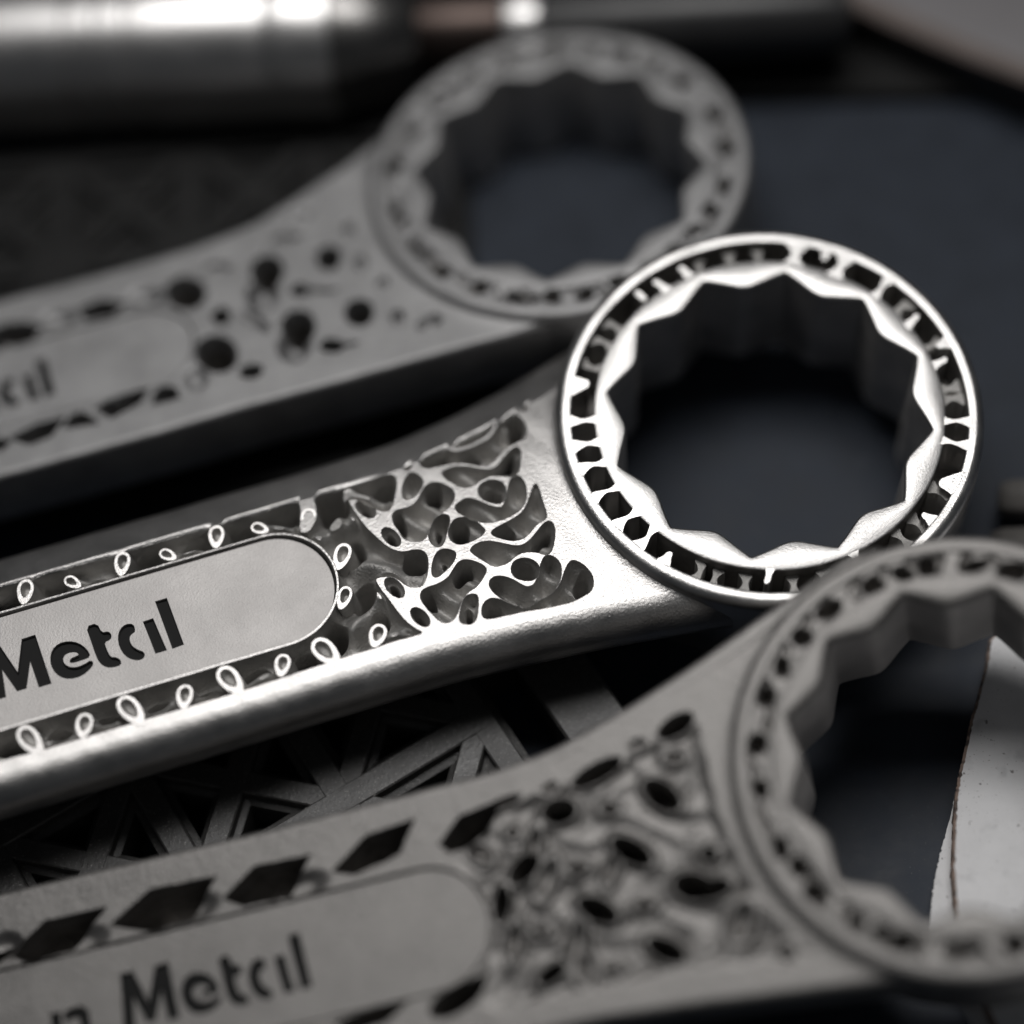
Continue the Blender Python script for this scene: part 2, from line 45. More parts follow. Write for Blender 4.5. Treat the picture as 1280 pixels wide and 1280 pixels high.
# ------------------------------------------------------------------ materials
def mat(name, col, metal=0.0, rough=0.5, bump=None, spots=None, vary=0.0, rvary=0.0, scratch=None, spec=0.5):
    """bump=(scale,strength,distance); spots=(scale,threshold,colour); vary: tone variation"""
    m = bpy.data.materials.new(name); m.use_nodes = True
    nt = m.node_tree; N = nt.nodes; L = nt.links
    p = N['Principled BSDF']
    p.inputs['Base Color'].default_value = (*col, 1); p.inputs['Metallic'].default_value = metal
    p.inputs['Roughness'].default_value = rough; p.inputs['Specular IOR Level'].default_value = spec
    tc = N.new('ShaderNodeTexCoord')
    colsock = None
    if vary or spots:
        rgb = N.new('ShaderNodeRGB'); rgb.outputs[0].default_value = (*col, 1); colsock = rgb.outputs[0]
    if vary:
        n = N.new('ShaderNodeTexNoise'); n.inputs['Scale'].default_value = 2.2; n.inputs['Detail'].default_value = 6
        n.inputs['Roughness'].default_value = 0.65
        L.new(tc.outputs['Object'], n.inputs['Vector'])
        r = N.new('ShaderNodeMapRange'); r.inputs[1].default_value = .3; r.inputs[2].default_value = .7
        r.inputs[3].default_value = 1 - vary; r.inputs[4].default_value = 1 + vary
        L.new(n.outputs['Fac'], r.inputs[0])
        mx = N.new('ShaderNodeVectorMath'); mx.operation = 'SCALE'
        L.new(colsock, mx.inputs[0]); L.new(r.outputs[0], mx.inputs['Scale']); colsock = mx.outputs[0]
        if rvary:
            r2 = N.new('ShaderNodeMapRange'); r2.inputs[1].default_value = .3; r2.inputs[2].default_value = .7
            r2.inputs[3].default_value = rough - rvary; r2.inputs[4].default_value = rough + rvary
            L.new(n.outputs['Fac'], r2.inputs[0]); L.new(r2.outputs[0], p.inputs['Roughness'])
    for sp in (spots or []):
        n = N.new('ShaderNodeTexNoise'); n.inputs['Scale'].default_value = sp[0]; n.inputs['Detail'].default_value = 2
        L.new(tc.outputs['Object'], n.inputs['Vector'])
        r = N.new('ShaderNodeMapRange'); r.inputs[1].default_value = sp[1]; r.inputs[2].default_value = sp[1] + sp[3]
        L.new(n.outputs['Fac'], r.inputs[0])
        mx = N.new('ShaderNodeMix'); mx.data_type = 'RGBA'
        L.new(r.outputs[0], mx.inputs[0]); L.new(colsock, mx.inputs[6]); mx.inputs[7].default_value = (*sp[2], 1)
        colsock = mx.outputs[2]
    if colsock: L.new(colsock, p.inputs['Base Color'])
    prev = None
    if bump:
        n = N.new('ShaderNodeTexNoise'); n.inputs['Scale'].default_value = bump[0]; n.inputs['Detail'].default_value = 3
        n.inputs['Roughness'].default_value = 0.6
        L.new(tc.outputs['Object'], n.inputs['Vector'])
        b = N.new('ShaderNodeBump'); b.inputs['Strength'].default_value = bump[1]; b.inputs['Distance'].default_value = bump[2]
        L.new(n.outputs['Fac'], b.inputs['Height']); prev = b.outputs[0]
    if scratch:      # (scale, stretch xyz, strength, distance)
        mp = N.new('ShaderNodeMapping'); mp.inputs['Scale'].default_value = scratch[1]
        mp.inputs['Rotation'].default_value = (0, 0, scratch[4] if len(scratch) > 4 else 0)
        L.new(tc.outputs['Object'], mp.inputs['Vector'])
        n = N.new('ShaderNodeTexNoise'); n.inputs['Scale'].default_value = scratch[0]; n.inputs['Detail'].default_value = 4
        L.new(mp.outputs[0], n.inputs['Vector'])
        b = N.new('ShaderNodeBump'); b.inputs['Strength'].default_value = scratch[2]; b.inputs['Distance'].default_value = scratch[3]
        L.new(n.outputs['Fac'], b.inputs['Height'])
        if prev: L.new(prev, b.inputs['Normal'])
        prev = b.outputs[0]
    if prev: L.new(prev, p.inputs['Normal'])
    return m

M = {}
M['mat'] = mat('dark_mat', (.0265, .0325, .0440), 0, .50, (60, .25, .004), [(38, .70, (.10, .105, .11), .04), (3.5, .62, (.038, .045, .058), .2)], .2, .08, spec=.16)
M['plastic'] = mat('black_printed_plastic', (.041, .040, .039), 0, .42, (26, .5, .01), [(48, .64, (.16, .155, .15), .05)], .3, .1, (20, (1, 9, 1), .25, .006))
M['polish'] = mat('tumbled_steel', (.57, .56, .55), 1, .34, (46, .75, .0048), None, .13, .06, (30, (.6, 8, 1), .18, .0015))
M['handle'] = mat('tumbled_grainy_steel', (.49, .478, .468), 1, .38, (40, .85, .0065), None, .14, .06, (30, (.6, 8, 1), .18, .0015))
M['bore'] = mat('rough_bore_steel', (.50, .485, .475), 1, .6, (40, .6, .006), None, .15, .05)
M['knobm'] = mat('dusty_grey_plastic', (.085, .08, .075), 0, .7, (30, .5, .008), [(50, .66, (.16, .15, .14), .05)], .3)
M['plasticd'] = mat('dull_black_plastic', (.011, .011, .011), 0, .6, (26, .5, .01), None, .25, spec=.25)
M['socketmat'] = mat('milled_steel', (.58, .57, .56), 1, .37, (46, .6, .004), None, .14, .06, (24, (1, 12, 1), .5, .003, .95))
M['raw'] = mat('raw_printed_steel', (.50, .49, .475), 1, .66, (38, 1.0, .016), None, .25, .06)
M['groove'] = mat('shaded_groove_steel', (.24, .23, .22), 1, .62, (60, .8, .006), None, .3, .06)  # darker steel: shade of grooves and deep holes put into the colour
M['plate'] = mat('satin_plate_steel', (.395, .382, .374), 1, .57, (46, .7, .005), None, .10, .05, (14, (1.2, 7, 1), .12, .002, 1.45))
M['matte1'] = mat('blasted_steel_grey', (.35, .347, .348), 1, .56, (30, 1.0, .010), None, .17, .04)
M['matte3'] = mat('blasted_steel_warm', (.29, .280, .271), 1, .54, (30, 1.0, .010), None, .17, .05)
M['rawm'] = mat('raw_blasted_steel', (.29, .28, .27), 1, .6, (50, .6, .005), None, .15, .04)
M['ink'] = mat('shade_black', (.012, .012, .012), 0, .7, (40, .4, .004), spec=.2)  # black in place of deep shade: letter floors, rib gaps, added strip
M['chrome'] = mat('chromed_steel', (.56, .55, .545), 1, .35, (12, .10, .003), None, .05, .03)
M['darksteel'] = mat('dark_steel', (.20, .195, .19), 1, .32, (14, .12, .003), None, .08, .04)
M['copper'] = mat('dark_bronze', (.075, .058, .052), 1, .4, (14, .2, .003), None, .15, .05)
M['black'] = mat('black_anodised', (.022, .022, .023), 0, .38, (30, .2, .003), None, .1, .04)
M['card'] = mat('white_card', (.66, .66, .67), 0, .6, (30, .3, .004), [(16, .70, (.22, .21, .21), .03), (5, .60, (.52, .52, .53), .16), (46, .69, (.3, .29, .28), .04)], .07)
M['cardedge'] = mat('worn_card_edge', (.22, .16, .13), 0, .8, (22, .8, .01), [(12, .5, (.06, .045, .04), .15)], .3)
M['sheet'] = mat('pale_lid', (.15, .143, .148), 0, .45, (10, .1, .004), None, .06)
M['lidrim'] = mat('brownish_rim', (.13, .105, .095), 0, .5, (10, .1, .004), None, .1)
M['caseb'] = mat('dark_case', (.02, .02, .021), 0, .6, (10, .3, .004), None, .1)

# ------------------------------------------------------------------ helpers
def mesh_obj(name, verts, faces, m, parent=None, smooth=True, normals=None, sharp=None):
    me = bpy.data.meshes.new(name)
    verts = np.asarray(verts, dtype=np.float32)
    if isinstance(faces, np.ndarray):
        nf, k = faces.shape
        me.vertices.add(len(verts)); me.vertices.foreach_set('co', verts.ravel())
        me.loops.add(nf * k); me.loops.foreach_set('vertex_index', faces.ravel().astype(np.int32))
        me.polygons.add(nf); me.polygons.foreach_set('loop_start', np.arange(0, nf * k, k, dtype=np.int32))
        me.update(calc_edges=True); me.validate()
    else:
        me.from_pydata(verts.tolist(), [], faces); me.update()
    if smooth:
        me.polygons.foreach_set('use_smooth', np.ones(len(me.polygons), dtype=bool))
        if sharp is not None: me.set_sharp_from_angle(angle=math.radians(sharp))
    if normals is not None: me.normals_split_custom_set_from_vertices(normals.tolist())
    me.materials.append(m)
    o = bpy.data.objects.new(name, me); C.objects.link(o)
    if parent is not None: o.parent = parent
    return o

def thing(name, label, cat, matrix=None, loc=None, group=None):
    o = bpy.data.objects.new(name, None); C.objects.link(o); o.empty_display_size = .5
    if matrix is not None: o.matrix_world = matrix
    if loc is not None: o.location = loc
    o['label'] = label; o['category'] = cat
    if group: o['group'] = group
    return o

def chaikin(P, it=2):
    P = np.array(P, float)
    for _ in range(it):
        Q = np.roll(P, -1, 0)
        P = np.stack([.75 * P + .25 * Q, .25 * P + .75 * Q], 1).reshape(-1, 2)
    return P

def sdf_poly(px, py, P):
    """signed distance, positive inside"""
    d2 = np.full(px.shape, 1e9); ins = np.zeros(px.shape, bool)
    n = len(P)
    for i in range(n):
        ax, ay = P[i]; bx, by = P[(i + 1) % n]
        ex, ey = bx - ax, by - ay; L2 = ex * ex + ey * ey + 1e-12
        wx, wy = px - ax, py - ay
        t = np.clip((wx * ex + wy * ey) / L2, 0, 1)
        q = (wx - t * ex) ** 2 + (wy - t * ey) ** 2
        np.minimum(d2, q, out=d2)
        if abs(ey) > 1e-12:
            c = ((ay > py) != (by > py)) & (px < ex * (py - ay) / ey + ax)
            ins ^= c
    d = np.sqrt(d2)
    return np.where(ins, d, -d)

def seg_dist(px, py, pl):
    d2 = np.full(px.shape, 1e9)
    for (ax, ay), (bx, by) in zip(pl[:-1], pl[1:]):
        ex, ey = bx - ax, by - ay; L2 = ex * ex + ey * ey + 1e-12
        t = np.clip(((px - ax) * ex + (py - ay) * ey) / L2, 0, 1)
        np.minimum(d2, (px - ax - t * ex) ** 2 + (py - ay - t * ey) ** 2, out=d2)
    return np.sqrt(d2)

def sstep(a, b, x):
    t = np.clip((x - a) / (b - a), 0, 1); return t * t * (3 - 2 * t)

def gyroid(x, y, z, per):
    k = 2 * math.pi / per
    return np.sin(k * x) * np.cos(k * y) + np.sin(k * y) * np.cos(k * z) + np.sin(k * z) * np.cos(k * x)

def smooth_curve(pts, x, sig=1.2):
    p = np.array(pts, float); xs = np.linspace(p[0, 0] - 8, p[-1, 0] + 8, 900)
    ys = np.interp(xs, p[:, 0], p[:, 1])
    # linear extrapolation at the ends
    s0 = (p[1, 1] - p[0, 1]) / (p[1, 0] - p[0, 0]); s1 = (p[-1, 1] - p[-2, 1]) / (p[-1, 0] - p[-2, 0])
    ys = np.where(xs < p[0, 0], p[0, 1] + s0 * (xs - p[0, 0]), ys); ys = np.where(xs > p[-1, 0], p[-1, 1] + s1 * (xs - p[-1, 0]), ys)
    dx = xs[1] - xs[0]; k = np.arange(-int(4 * sig / dx), int(4 * sig / dx) + 1) * dx
    g = np.exp(-k * k / 2 / sig / sig); g /= g.sum()
    ys2 = np.convolve(np.pad(ys, len(g) // 2, mode='edge'), g, mode='valid')
    return np.interp(x, xs, ys2)

ZT = -1.2      # handle top below the ring's land

def handle_grid(cfg):
    """structured sheet wrapped round the handle: x along it, rows round its section"""
    r = cfg['r']; ru = cfg.get('ru', r); zb = cfg['zb']
    up, lo = cfg['up'], cfg['lo']
    fine, coarse, xf = cfg['fine'], cfg['coarse'], cfg['xf']
    xl = cfg.get('xl', -99.0)
    xe = 19.75
    tcol = np.concatenate([np.arange(xl, xf, coarse), np.arange(xf, -13.0, fine)]); tcol = (tcol - xl) / (tcol[-1] - xl)
    nphi = cfg['nphi']; phi = np.linspace(0, math.pi / 2, nphi + 1)
    span = 22.0
    nin = int(span / fine)
    # rows: (kind,value)
    rows = [('b', 0.0)] + [('s', t) for t in (0, .5, 1)] + [('l', p) for p in phi[1:]] + [('i', t) for t in np.linspace(0, 1, nin + 2)[1:-1]] \
        + [('u', p) for p in phi[::-1][:-1]] + [('S', t) for t in (1, .5, 0)] + [('B', 0.0)]
    nr = len(rows)
    # fraction of each row across the section (for the end on the ring)
    und = cfg.get('und', (1.0, zb + .9)); chm = cfg.get('cham')
    def ypos(x, kind, v):
        yu = smooth_curve(up, x); yl = smooth_curve(lo, x)
        if kind == 'b': return yl + und[0]
        if kind == 's': return yl
        if kind == 'l': return yl + r * (1 - np.cos(v))
        if kind == 'i': return (yl + r) * (1 - v) + (yu - ru) * v
        if kind == 'u': return yu - ru + np.interp(1 - v / (math.pi / 2), chm[0], chm[1]) if chm else yu - ru * (1 - np.cos(v))
        if kind == 'S': return yu
        return yu - und[0]
    xend = np.zeros(nr)
    for j, (k, v) in enumerate(rows):
        a, b = -19.9, -2.0
        for _ in range(26):
            m = (a + b) / 2; y = ypos(np.array([m]), k, v)[0]
            if m * m + y * y > xe * xe: a = m
            else: b = m
        xend[j] = (a + b) / 2
    X = xl + (xend[None, :] - xl) * tcol[:, None]
    Y = np.zeros_like(X); Z = np.zeros_like(X)
    for j, (k, v) in enumerate(rows):
        Y[:, j] = ypos(X[:, j], k, v)
        if k in 'bB': Z[:, j] = zb
        elif k in 'sS': Z[:, j] = und[1] * (1 - v) + (ZT - (r if k == 's' else (chm[2][-1] if chm else ru))) * v
        elif k == 'u' and chm: Z[:, j] = ZT - np.interp(1 - v / (math.pi / 2), chm[0], chm[2])
        elif k in 'lu': Z[:, j] = ZT - (r if k == 'l' else ru) * (1 - math.sin(v))
        else: Z[:, j] = ZT
    isin = np.array([k == 'i' for k, v in rows])
    return X, Y, Z, isin, nr

def grid_normals(P):
    du = np.gradient(P, axis=0); dv = np.gradient(P, axis=1)
    n = np.cross(du, dv); n /= (np.linalg.norm(n, axis=2, keepdims=True) + 1e-12)
    return n

def build_handle(root, cfg):
    X, Y, Z, isin, nr = handle_grid(cfg)
    drop = np.zeros_like(X)
    jj = np.where(isin)[0]; j0, j1 = jj[0], jj[-1] + 1
    x, y = X[:, j0:j1], Y[:, j0:j1]
    d_ = np.zeros_like(x)
    lx = sdf_lip = None
    pill = cfg['pill']                           # (xend, ycentre, half, lip, pocket depth)
    px = np.minimum(x, pill[0] - pill[2])
    pd = pill[2] - np.hypot(x - px, y - pill[1])           # positive inside the pocket
    inside_any = np.zeros(x.shape, bool)
    if 'L' in cfg:
        dL = sdf_poly(x, y, chaikin(cfg['L'], 1))
        dL = np.minimum(dL, -(pd + pill[3]))
        k = dL > 0
        dr = 3.0 * (1 - np.exp(-np.clip(dL, 0, None) / .30))
        for pl, rr in cfg['tubes']:
            q = seg_dist(x, y, pl)
            dr = dr - 2.3 * np.exp(-(q / (rr * .95)) ** 2) * sstep(0, .5, dL)
        dr += .35 * gyroid(x, y, 1.1, 4.2) * sstep(0, .6, dL)
        d_ = np.where(k, np.maximum(dr, .12 * np.clip(dL, 0, 1)), d_); inside_any |= k
    for h in cfg['holes']:
        if len(h) > 6 or not isinstance(h[0], (int, float)):
            P = chaikin(h, 2); x0, y0 = P.min(0) - .15; x1, y1 = P.max(0) + .15
            sel = (x > x0) & (x < x1) & (y > y0) & (y < y1)
            if not sel.any(): continue
            dd = sdf_poly(x[sel], y[sel], P) + .105; size = dd.max()
            dp = min(2.2, 1.0 + 1.3 * size); kk = .27
            cy = (y[sel] - y0) / max(y1 - y0, .1)
            val = dp * (1 - np.exp(-np.clip(dd, 0, None) / kk))
            val = val * (1.0 + .35 * np.sin(2.2 * x[sel] + 1.7 * y[sel]))
            cur = d_[sel]; d_[sel] = np.where(dd > 0, np.maximum(val, cur), cur); inside_any[sel] |= dd > 0
        else:
            cx, cy, a, b, an, dep = h
            t = math.radians(an); u = (x - cx) * math.cos(t) + (y - cy) * math.sin(t); v = -(x - cx) * math.sin(t) + (y - cy) * math.cos(t)
            q = np.hypot(u / a, v / b)
            dep_mm = 7.6 * dep if dep > .5 else cfg.get('shal', 2.6) * dep
            val = dep_mm * (1 - sstep(.55 if dep > .5 else .2, 1.08, q))
            d_ = np.maximum(d_, val); inside_any |= q < 1.05
    for (cx, cy, a, b, an) in cfg['pits']:
        t = math.radians(an); u = (x - cx) * math.cos(t) + (y - cy) * math.sin(t); v = -(x - cx) * math.sin(t) + (y - cy) * math.cos(t)
        q = np.hypot(u / a, v / b)
        d_ += 5.0 * (1 - sstep(.55, 1.12, q)) * sstep(.05, .5, d_)
    for h in cfg.get('deep', []):
        h = np.array(h); h = h.mean(0) + (h - h.mean(0)) * np.array([1.12, 1.22])
        dd = sdf_poly(x, y, h) + .10
        d_ = np.maximum(d_, np.where(dd > 0, 7.2 * (1 - np.exp(-np.clip(dd, 0, None) / .45)), 0))
    # pocket for the label plate
    pk = np.where(pd > 0, pill[4] * sstep(0, .10, pd), 0)
    d_ = np.where(pd > 0, pk, d_)
    if 'waves' in cfg:                          # shallow wavy relief of the printed web
        am, per = cfg['waves']
        wn = sdf_poly(x, y, np.array(cfg['win']))
        qm = np.full(x.shape, 9.0); top = np.zeros_like(x)
        for h in cfg['holes']:                           # the web stands proud as a lip round each hole, sinking between
            cx, cy, a, b_, an, dep = h
            t = math.radians(an); u = (x - cx) * math.cos(t) + (y - cy) * math.sin(t); v = -(x - cx) * math.sin(t) + (y - cy) * math.cos(t)
            qd = (np.hypot(u / a, v / b_) - 1) * math.sqrt(a * b_)
            qm = np.minimum(qm, qd)
        ns = .5 + .5 * np.sin(1.15 * x + 1.5 * np.sin(.8 * y)) * np.sin(1.35 * y + 1.2 * np.sin(.7 * x + 1))
        acc = sstep(.22, .85, qm) * (.35 + .65 * ns) + .12 * sstep(.5, 1.1, gyroid(x, y, 1.3, 3.1))
        reg = sstep(0, 1.3, wn) * sstep(pill[0] - 2.5, pill[0] + 1.0, x)
        d_ += np.where(pd < -.4, am * acc * reg, 0)
    drop[:, j0:j1] = d_
    # slight unevenness of the printed and tumbled faces, concave fillet against the ring
    rad = np.hypot(X, Y)
    Z = Z - drop + np.random.default_rng(4).normal(0, cfg.get('grain', 0), drop.shape) * (drop > .15)
    Z -= cfg.get('crown', 0) * (Y - cfg.get('cy', 0)) ** 2 * (Z > -8)
    Z += cfg.get('wob', .05) * (np.sin(.9 * X + .4 * Y) * np.sin(.55 * X - .8 * Y + 1.3) + .5 * np.sin(2.1 * X + 1.2 * Y))*(Z > -6)
    Z += np.where(drop < .05, .45 * np.exp(-np.clip(rad - 20.1, 0, None) / .45), 0) * (Z > -4)
    P = np.stack([X, Y, Z], 2)
    nrm = -grid_normals(P)
    if nrm[5, (j0 + j1) // 2, 2] < 0: nrm = -nrm
    nx = X.shape[0]
    idx = np.arange(nx * nr).reshape(nx, nr)
    a, b, c, d = idx[:-1, :-1], idx[:-1, 1:], idx[1:, 1:], idx[1:, :-1]
    F = np.stack([a, d, c, b], 2)                                   # outward
    zc = np.zeros((nx - 1, nr - 1), bool)
    win = np.array(cfg['win'])
    fx = (X[:-1, :-1] + X[1:, 1:]) / 2; fy = (Y[:-1, :-1] + Y[1:, 1:]) / 2
    inwin = np.zeros_like(zc); inwin[:, j0:j1 - 1] = sdf_poly(fx[:, j0:j1 - 1], fy[:, j0:j1 - 1], win) > 0
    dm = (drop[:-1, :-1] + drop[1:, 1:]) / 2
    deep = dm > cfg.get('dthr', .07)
    V = (P * U).reshape(-1, 3); Nn = nrm.reshape(-1, 3)
    def sub(name, mask, mats, slot):
        f = F[mask]; used = np.unique(f); mp = np.zeros(len(V), np.int64); mp[used] = np.arange(len(used))
        o = mesh_obj(name, V[used], mp[f], mats[0], root, True, Nn[used])
        if len(mats) > 1:
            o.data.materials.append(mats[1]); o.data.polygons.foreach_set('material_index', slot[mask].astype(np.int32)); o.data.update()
        return o
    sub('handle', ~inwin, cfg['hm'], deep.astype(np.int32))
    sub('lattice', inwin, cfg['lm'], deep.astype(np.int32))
    # underside and far end of the handle
    bot = [[idx[i, nr - 1], idx[i + 1, nr - 1], idx[i + 1, 0], idx[i, 0]] for i in range(0, nx - 1)]
    nu, nv = 40, 24; ins = cfg.get('und', (1.0, 0))[0]
    G = np.zeros((nu, nv, 3)); up, lo = cfg['up'], cfg['lo']; xl = X[0, 0]
    for j in range(nv):
        v = j / (nv - 1)
        yf = lambda q: (1 - v) * (smooth_curve(lo, np.array([q]))[0] + ins) + v * (smooth_curve(up, np.array([q]))[0] - ins)
        a_, b_ = -19.9, -2.0
        for _ in range(24):
            m_ = (a_ + b_) / 2
            if m_ * m_ + yf(m_) ** 2 > 19.5 ** 2: a_ = m_
            else: b_ = m_
        xs = np.linspace(xl, a_, nu); G[:, j, 0] = xs; G[:, j, 1] = (1 - v) * (smooth_curve(lo, xs) + ins) + v * (smooth_curve(up, xs) - ins)
    G[:, :, 2] = cfg['zb']
    ii = np.arange(nu * nv).reshape(nu, nv)
    f = np.stack([ii[:-1, :-1], ii[:-1, 1:], ii[1:, 1:], ii[1:, :-1]], 2).reshape(-1, 4)
    mesh_obj('underside', (G * U).reshape(-1, 3), f, cfg['hm'][0], root, False)
    mesh_obj('end_cap', V[idx[0]], [list(range(nr))], cfg['hm'][0], root, False)

def lathe(prof, n=256, a0=0.0, a1=2 * math.pi):
    th = np.linspace(a0, a1, n, endpoint=False)
    V = []
    for (r, z) in prof: V.append(np.stack([r * np.cos(th), r * np.sin(th), np.full(n, z)], 1))
    V = np.concatenate(V); k = len(prof)
    idx = np.arange(k * n).reshape(k, n); nx = np.roll(idx, -1, 1)
    F = np.stack([idx[:-1], nx[:-1], nx[1:], idx[1:]], 2).reshape(-1, 4)
    return V, F

def arc(cx, cz, r, a0, a1, n):
    return [(cx + r * math.cos(math.radians(a0 + (a1 - a0) * i / n)), cz + r * math.sin(math.radians(a0 + (a1 - a0) * i / n))) for i in range(n + 1)]

def build_ring(root, cfg):
    H = cfg['H']; ro = cfg['ro']; gd = cfg['gd']
    prof = [(16.0, -gd), (18.85, -gd), (18.85, -.22)] + arc(19.07, -.22, .22, 180, 90, 4) + [(19.3, .012), (19.6, .015)]
    prof += arc(20.45 - ro, -ro, ro, 90, 0, 10)[0:] + [(20.45, -H + 1.0), (20.2, -H + .35), (19.6, -H), (16.0, -H)]
    prof = [(r, z) for i, (r, z) in enumerate(prof)]
    V, F = lathe(prof, 360)
    # hand-finished rim: not quite round, not quite flat
    t = np.arctan2(V[:, 1], V[:, 0]); top = V[:, 2] > -2.5
    V[:, 2] += np.where(top, cfg['wr'] * (np.sin(5 * t + 1) + .7 * np.sin(11 * t + .4) + .5 * np.sin(23 * t)), 0)
    o = mesh_obj('ring', V * U, F[:, ::-1], cfg['rm'], root, True, None, 50)
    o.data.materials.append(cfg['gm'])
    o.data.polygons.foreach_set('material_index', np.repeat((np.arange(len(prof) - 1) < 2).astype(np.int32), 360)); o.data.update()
    # 12-point socket
    n = 12 * 28; th = np.linspace(0, 2 * math.pi, n, endpoint=False)
    f = ((np.degrees(th) - cfg['ph']) / 30.0) % 1.0
    q = np.abs(f - .5) * 2                               # 0 at the bump, 1 at the notch
    rb = 13.75 + (15.45 - 13.75) * (np.sqrt(q ** 2 + .10) - .3162) / (math.sqrt(1.10) - .3162)
    ch = cfg['ch']
    rows = [(np.full(n, 16.72), -gd - .4), (np.full(n, 16.72), -.2), (np.full(n, 16.66), -.07), (np.full(n, 16.5), 0.0)]
    base = np.minimum(rb + ch, 16.2)
    rows += [(base * .5 + 16.5 * .5, 0.012), (base, 0.0), (rb + ch * .62, -ch * .16), (rb + ch * .3, -ch * .42), (rb + ch * .08, -ch * .75), (rb, -ch * 1.1)]
    rows += [(rb, -H * .5), (rb, -H + .5), (rb + .4, -H + .02), (np.full(n, 16.5), -H + .02)]
    V = np.concatenate([np.stack([r * np.cos(th), r * np.sin(th), np.full(n, z)], 1) for r, z in rows])
    t = np.arctan2(V[:, 1], V[:, 0])
    V[:, 2] += np.where(V[:, 2] > -2, cfg['wr'] * (np.sin(4 * t + 2) + .6 * np.sin(12 * t + .4)), 0)
    k = len(rows); idx = np.arange(k * n).reshape(k, n); nx = np.roll(idx, -1, 1)
    F = np.stack([idx[:-1], idx[1:], nx[1:], nx[:-1]], 2).reshape(-1, 4)
    o = mesh_obj('socket', V * U, F[:, ::-1], cfg['sm'], root, True, None, 38)
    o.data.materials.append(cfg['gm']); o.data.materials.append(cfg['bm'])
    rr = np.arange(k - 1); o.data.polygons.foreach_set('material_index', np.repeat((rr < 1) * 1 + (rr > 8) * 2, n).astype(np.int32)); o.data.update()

def prism(name, out, z0, z1, m, root, bev=.05, sharp=40, lean=(0, 0)):
    """closed prism from an outline (ccw), small top bevel"""
    P = np.array(out, float); n = len(P); c = P.mean(0)
    Q = P + (c - P) / (np.linalg.norm(c - P, axis=1, keepdims=True) + 1e-9) * bev
    V = [(*(p + np.array(lean)), z0) for p in P] + [(*p, z1 - bev) for p in P] + [(*p, z1) for p in Q]
    F = []
    for r in (0, 1):
        for i in range(n):
            j = (i + 1) % n; F.append([r * n + i, r * n + j, (r + 1) * n + j, (r + 1) * n + i])
    F.append([2 * n + i for i in range(n)])
    return mesh_obj(name, np.array(V) * U, F, m, root, True, None, sharp)

def polar(t, pts):
    """(dtheta in mm at r, r) outline to xy about the angle t"""
    o = []
    for s, r in pts:
        a = math.radians(t) + s / r; o.append((r * math.cos(a), r * math.sin(a)))
    return o

rng = random.Random(7)
def ribs_open(root, ribs, gd, tops, m, mlow):
    for t, ty in ribs:
        t += rng.uniform(-.3, .3); k = rng.uniform(.85, 1.15)
        if ty in 'fF':
            a = (.75 if ty == 'F' else .42) * k; b = a * 2.1
            sh = rng.uniform(-.25, .25)
            pts = [(-b, 19.3), (-a * 1.1 + sh, 18.5), (-a * .55 + sh, 17.8), (-a * .6, 17.1), (-b * .8, 16.2), (b * .8, 16.2), (a * .6, 17.1), (a * .55 + sh, 17.8), (a * 1.1 + sh, 18.5), (b, 19.3)]
            z1, mm_ = .004, m
        elif ty == 'o':
            a = .42 * k; pts = [(-a * 2.2, 19.3), (-a, 18.4), (-a * .7, 17.7), (a * .5, 17.55), (a, 18.2), (a * 2.2, 19.3)]; z1, mm_ = .004, m
        elif ty == 'O':
            a = 1.0 * k; pts = [(-a * 1.3, 19.3), (-a, 18.3), (-a * .9, 17.5), (-a * .2, 17.3), (a * .4, 17.9), (a * .9, 18.5), (a * 1.5, 19.3)]; z1, mm_ = .004, m
        elif ty == 'n':
            a = .32 * k; s = rng.choice((-.5, .5)); pts = [(-a * 2, 16.2), (a * 2, 16.2), (a + s * .5, 17.2), (a + s, 18.1), (-a + s, 18.15), (-a + s * .5, 17.2)]; z1, mm_ = .004, m
        elif ty == 'm':
            a = .36 * k; pts = [(-a, 17.0), (a, 17.0), (a * 1.1, 17.7), (a, 18.4), (-a, 18.4), (-a * 1.1, 17.7)]; z1, mm_ = -.1, m
        else:
            a = .34 * k; b = a * 2.6; sh = rng.uniform(-.6, .6)
            pts = [(-b, 18.9), (-a + sh, 18.2), (-a * .8 + sh, 17.4), (-b, 16.66), (b, 16.66), (a * .8 + sh, 17.4), (a + sh, 18.2), (b, 18.9)]
            z1, mm_ = -rng.uniform(.9, 1.6), mlow
        prism('rib', polar(t, pts)[::-1] if False else chaikin(order_ccw(polar(t, pts)), 2), -gd - .1, z1, mm_, root, .06)

def order_ccw(P):
    a = sum(P[i][0] * P[(i + 1) % len(P)][1] - P[(i + 1) % len(P)][0] * P[i][1] for i in range(len(P)))
    return P if a > 0 else P[::-1]

